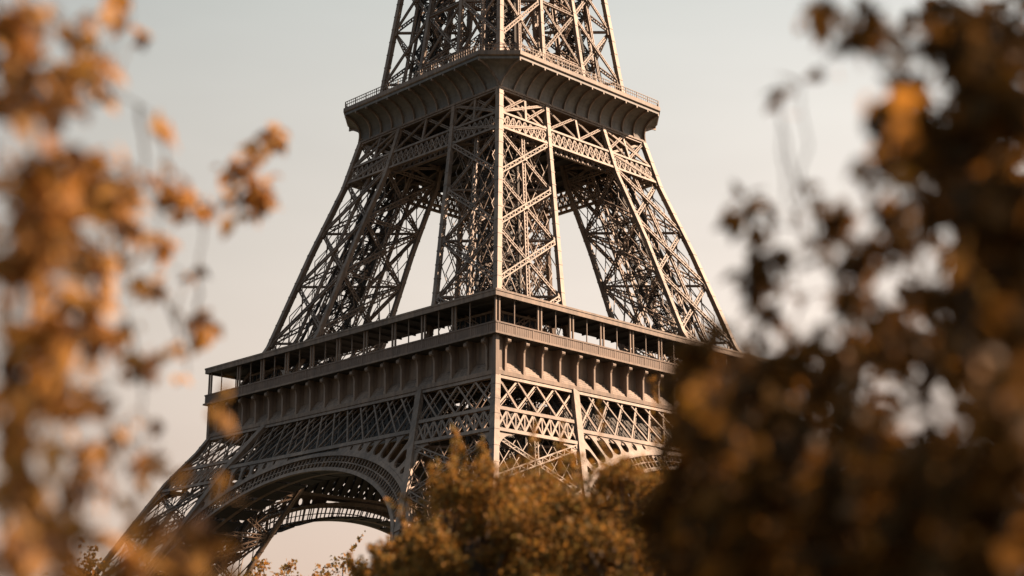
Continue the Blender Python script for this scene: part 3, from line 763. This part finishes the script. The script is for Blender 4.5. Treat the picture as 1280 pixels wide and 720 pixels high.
# orange clumps in the dark crown; sunlit glow is put into their brighter colour
ORANGE_GLOW = [dens(*c, 0.075, 2.2) for c in [(1112,145,3.1,30,1.5),(1120,235,3.3,14,1.2),(1200,335,3.1,34,.9),(928,260,4.9,15,2.2),(1030,15,4.0,20,1.0),(892,492,3.0,42,.45),(858,475,3.3,26,.3),(915,455,3.1,22,.25),(1225,500,3.4,26,.6),(1110,700,3.6,26,.5),(1010,20,4.2,14,1.2),
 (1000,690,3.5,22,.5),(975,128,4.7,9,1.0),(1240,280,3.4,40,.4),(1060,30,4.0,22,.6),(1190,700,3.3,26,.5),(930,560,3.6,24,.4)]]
near_tree('russet_tree', 'dark blurred tree with dense russet brown leaves, right of the iron tower', (3.0, 5.4, 0), 6.2, (-0.2, 0.2), RIGHT, fillR, LEAF_DARK, 0.07, ORANGE_GLOW, LEAF_AMBER_GLOW)

def far_tree(name, label, px, d, top_py, rad, m, leaf_len, nclump, per, group=None, depth=1.0):
    p = at(px, top_py, d); H = p.z; base = Vector((p.x, p.y, 0))
    t = thing(name, base, label, 'tree', group)
    ch = H * 0.66; cz = H - ch / 2
    tk = MB(); tp = wiggle((0, 0, -0.05), (rng.normal() * .2, rng.normal() * .2, H * 0.8), 8, 0.015)
    tk.tube(tp, [H * 0.03 * (1 - 0.8 * i / 8) + (0.06 if i == 0 else 0) for i in range(9)], 9)
    lim = MB(); pos = []
    for k in range(nclump):
        v = Vector(rng.normal(size=3)); v.normalize(); q = rng.uniform(0.15, 1) ** 0.4
        taper = 1.0 - 0.35 * max(0, v.z)
        c = Vector((v.x * rad * q * taper, v.y * rad * q * taper, cz + v.z * ch / 2 * q * 0.93))
        r = rad * rng.uniform(0.13, 0.27)
        i0 = int(np.clip((c.z / H) * 7 - 1, 2, 7))
        tw = wiggle(tp[i0], c, 5, 0.06)
        lim.tube(tw, [H * 0.007 * (1 - 0.8 * i / 5) + 0.003 for i in range(6)], 5)
        n = int(per * rng.uniform(0.6, 1.3))
        o = rng.normal(size=(n, 3)); o /= np.linalg.norm(o, axis=1)[:, None]; o *= r * rng.uniform(0.1, 1.15, n)[:, None] ** 0.6
        o[:, 2] *= 0.75
        # an upright spray out of some clumps breaks the outline
        pos.append(o + np.array(c))
        if k % 3 == 0:
            s_ = rng.normal(size=3) * 0.5 + np.array([v.x, v.y, v.z + 0.8]); s_ /= np.linalg.norm(s_)
            tt = rng.uniform(0, 1, n // 2)[:, None]
            pos.append(np.array(c) + s_ * tt * r * rng.uniform(1.7, 3.2) + rng.normal(size=(n // 2, 3)) * r * 0.22 * (1.1 - tt))
    tk.build('trunk', BARK, t); lim.build('branches', BARK, t)
    leaves('crown', np.concatenate(pos), leaf_len, m, t, leaf_small(), 0.3)
    return t
far_tree('golden_tree', 'golden brown tree in front of the tower, with a pointed tip beside its near pillar', 598, 16, 560, 0.92, LEAF_MID, 0.05, 150, 230, 'golden trees before the tower')
far_tree('golden_tree', 'broad golden brown tree in front of the tower, covering the foot of its near corner', 690, 17, 548, 1.35, LEAF_MID, 0.05, 180, 230, 'golden trees before the tower')
far_tree('golden_tree', 'golden brown tree partly hidden by dark russet leaves, below the sunlit side of the arch', 800, 15.5, 556, 1.3, LEAF_MID, 0.05, 170, 230, 'golden trees before the tower')
far_tree('golden_tree', 'low golden brown tree left of the pointed one, under the right end of the arch', 548, 18, 618, 0.85, LEAF_MID, 0.05, 140, 230, 'golden trees before the tower')
far_tree('golden_tree', 'lowest golden brown tree, its crown ending the row at the arch\'s right foot', 496, 19, 664, 0.78, LEAF_MID, 0.05, 120, 200, 'golden trees before the tower')
far_tree('park_tree', 'small distant tree under the arch, the one nearer the bright gap\'s left end', 342, 60, 688, 2.2, LEAF_MID, 0.16, 60, 60, 'small trees seen under the arch')
far_tree('park_tree', 'distant round tree under the arch, touching the golden trees beside it', 420, 62, 684, 2.6, LEAF_MID, 0.16, 70, 60, 'small trees seen under the arch')
far_tree('park_tree', 'dark distant tree top at the foot of the tower\'s shaded outer leg', 105, 60, 690, 2.2, LEAF_DARK, 0.16, 60, 60)
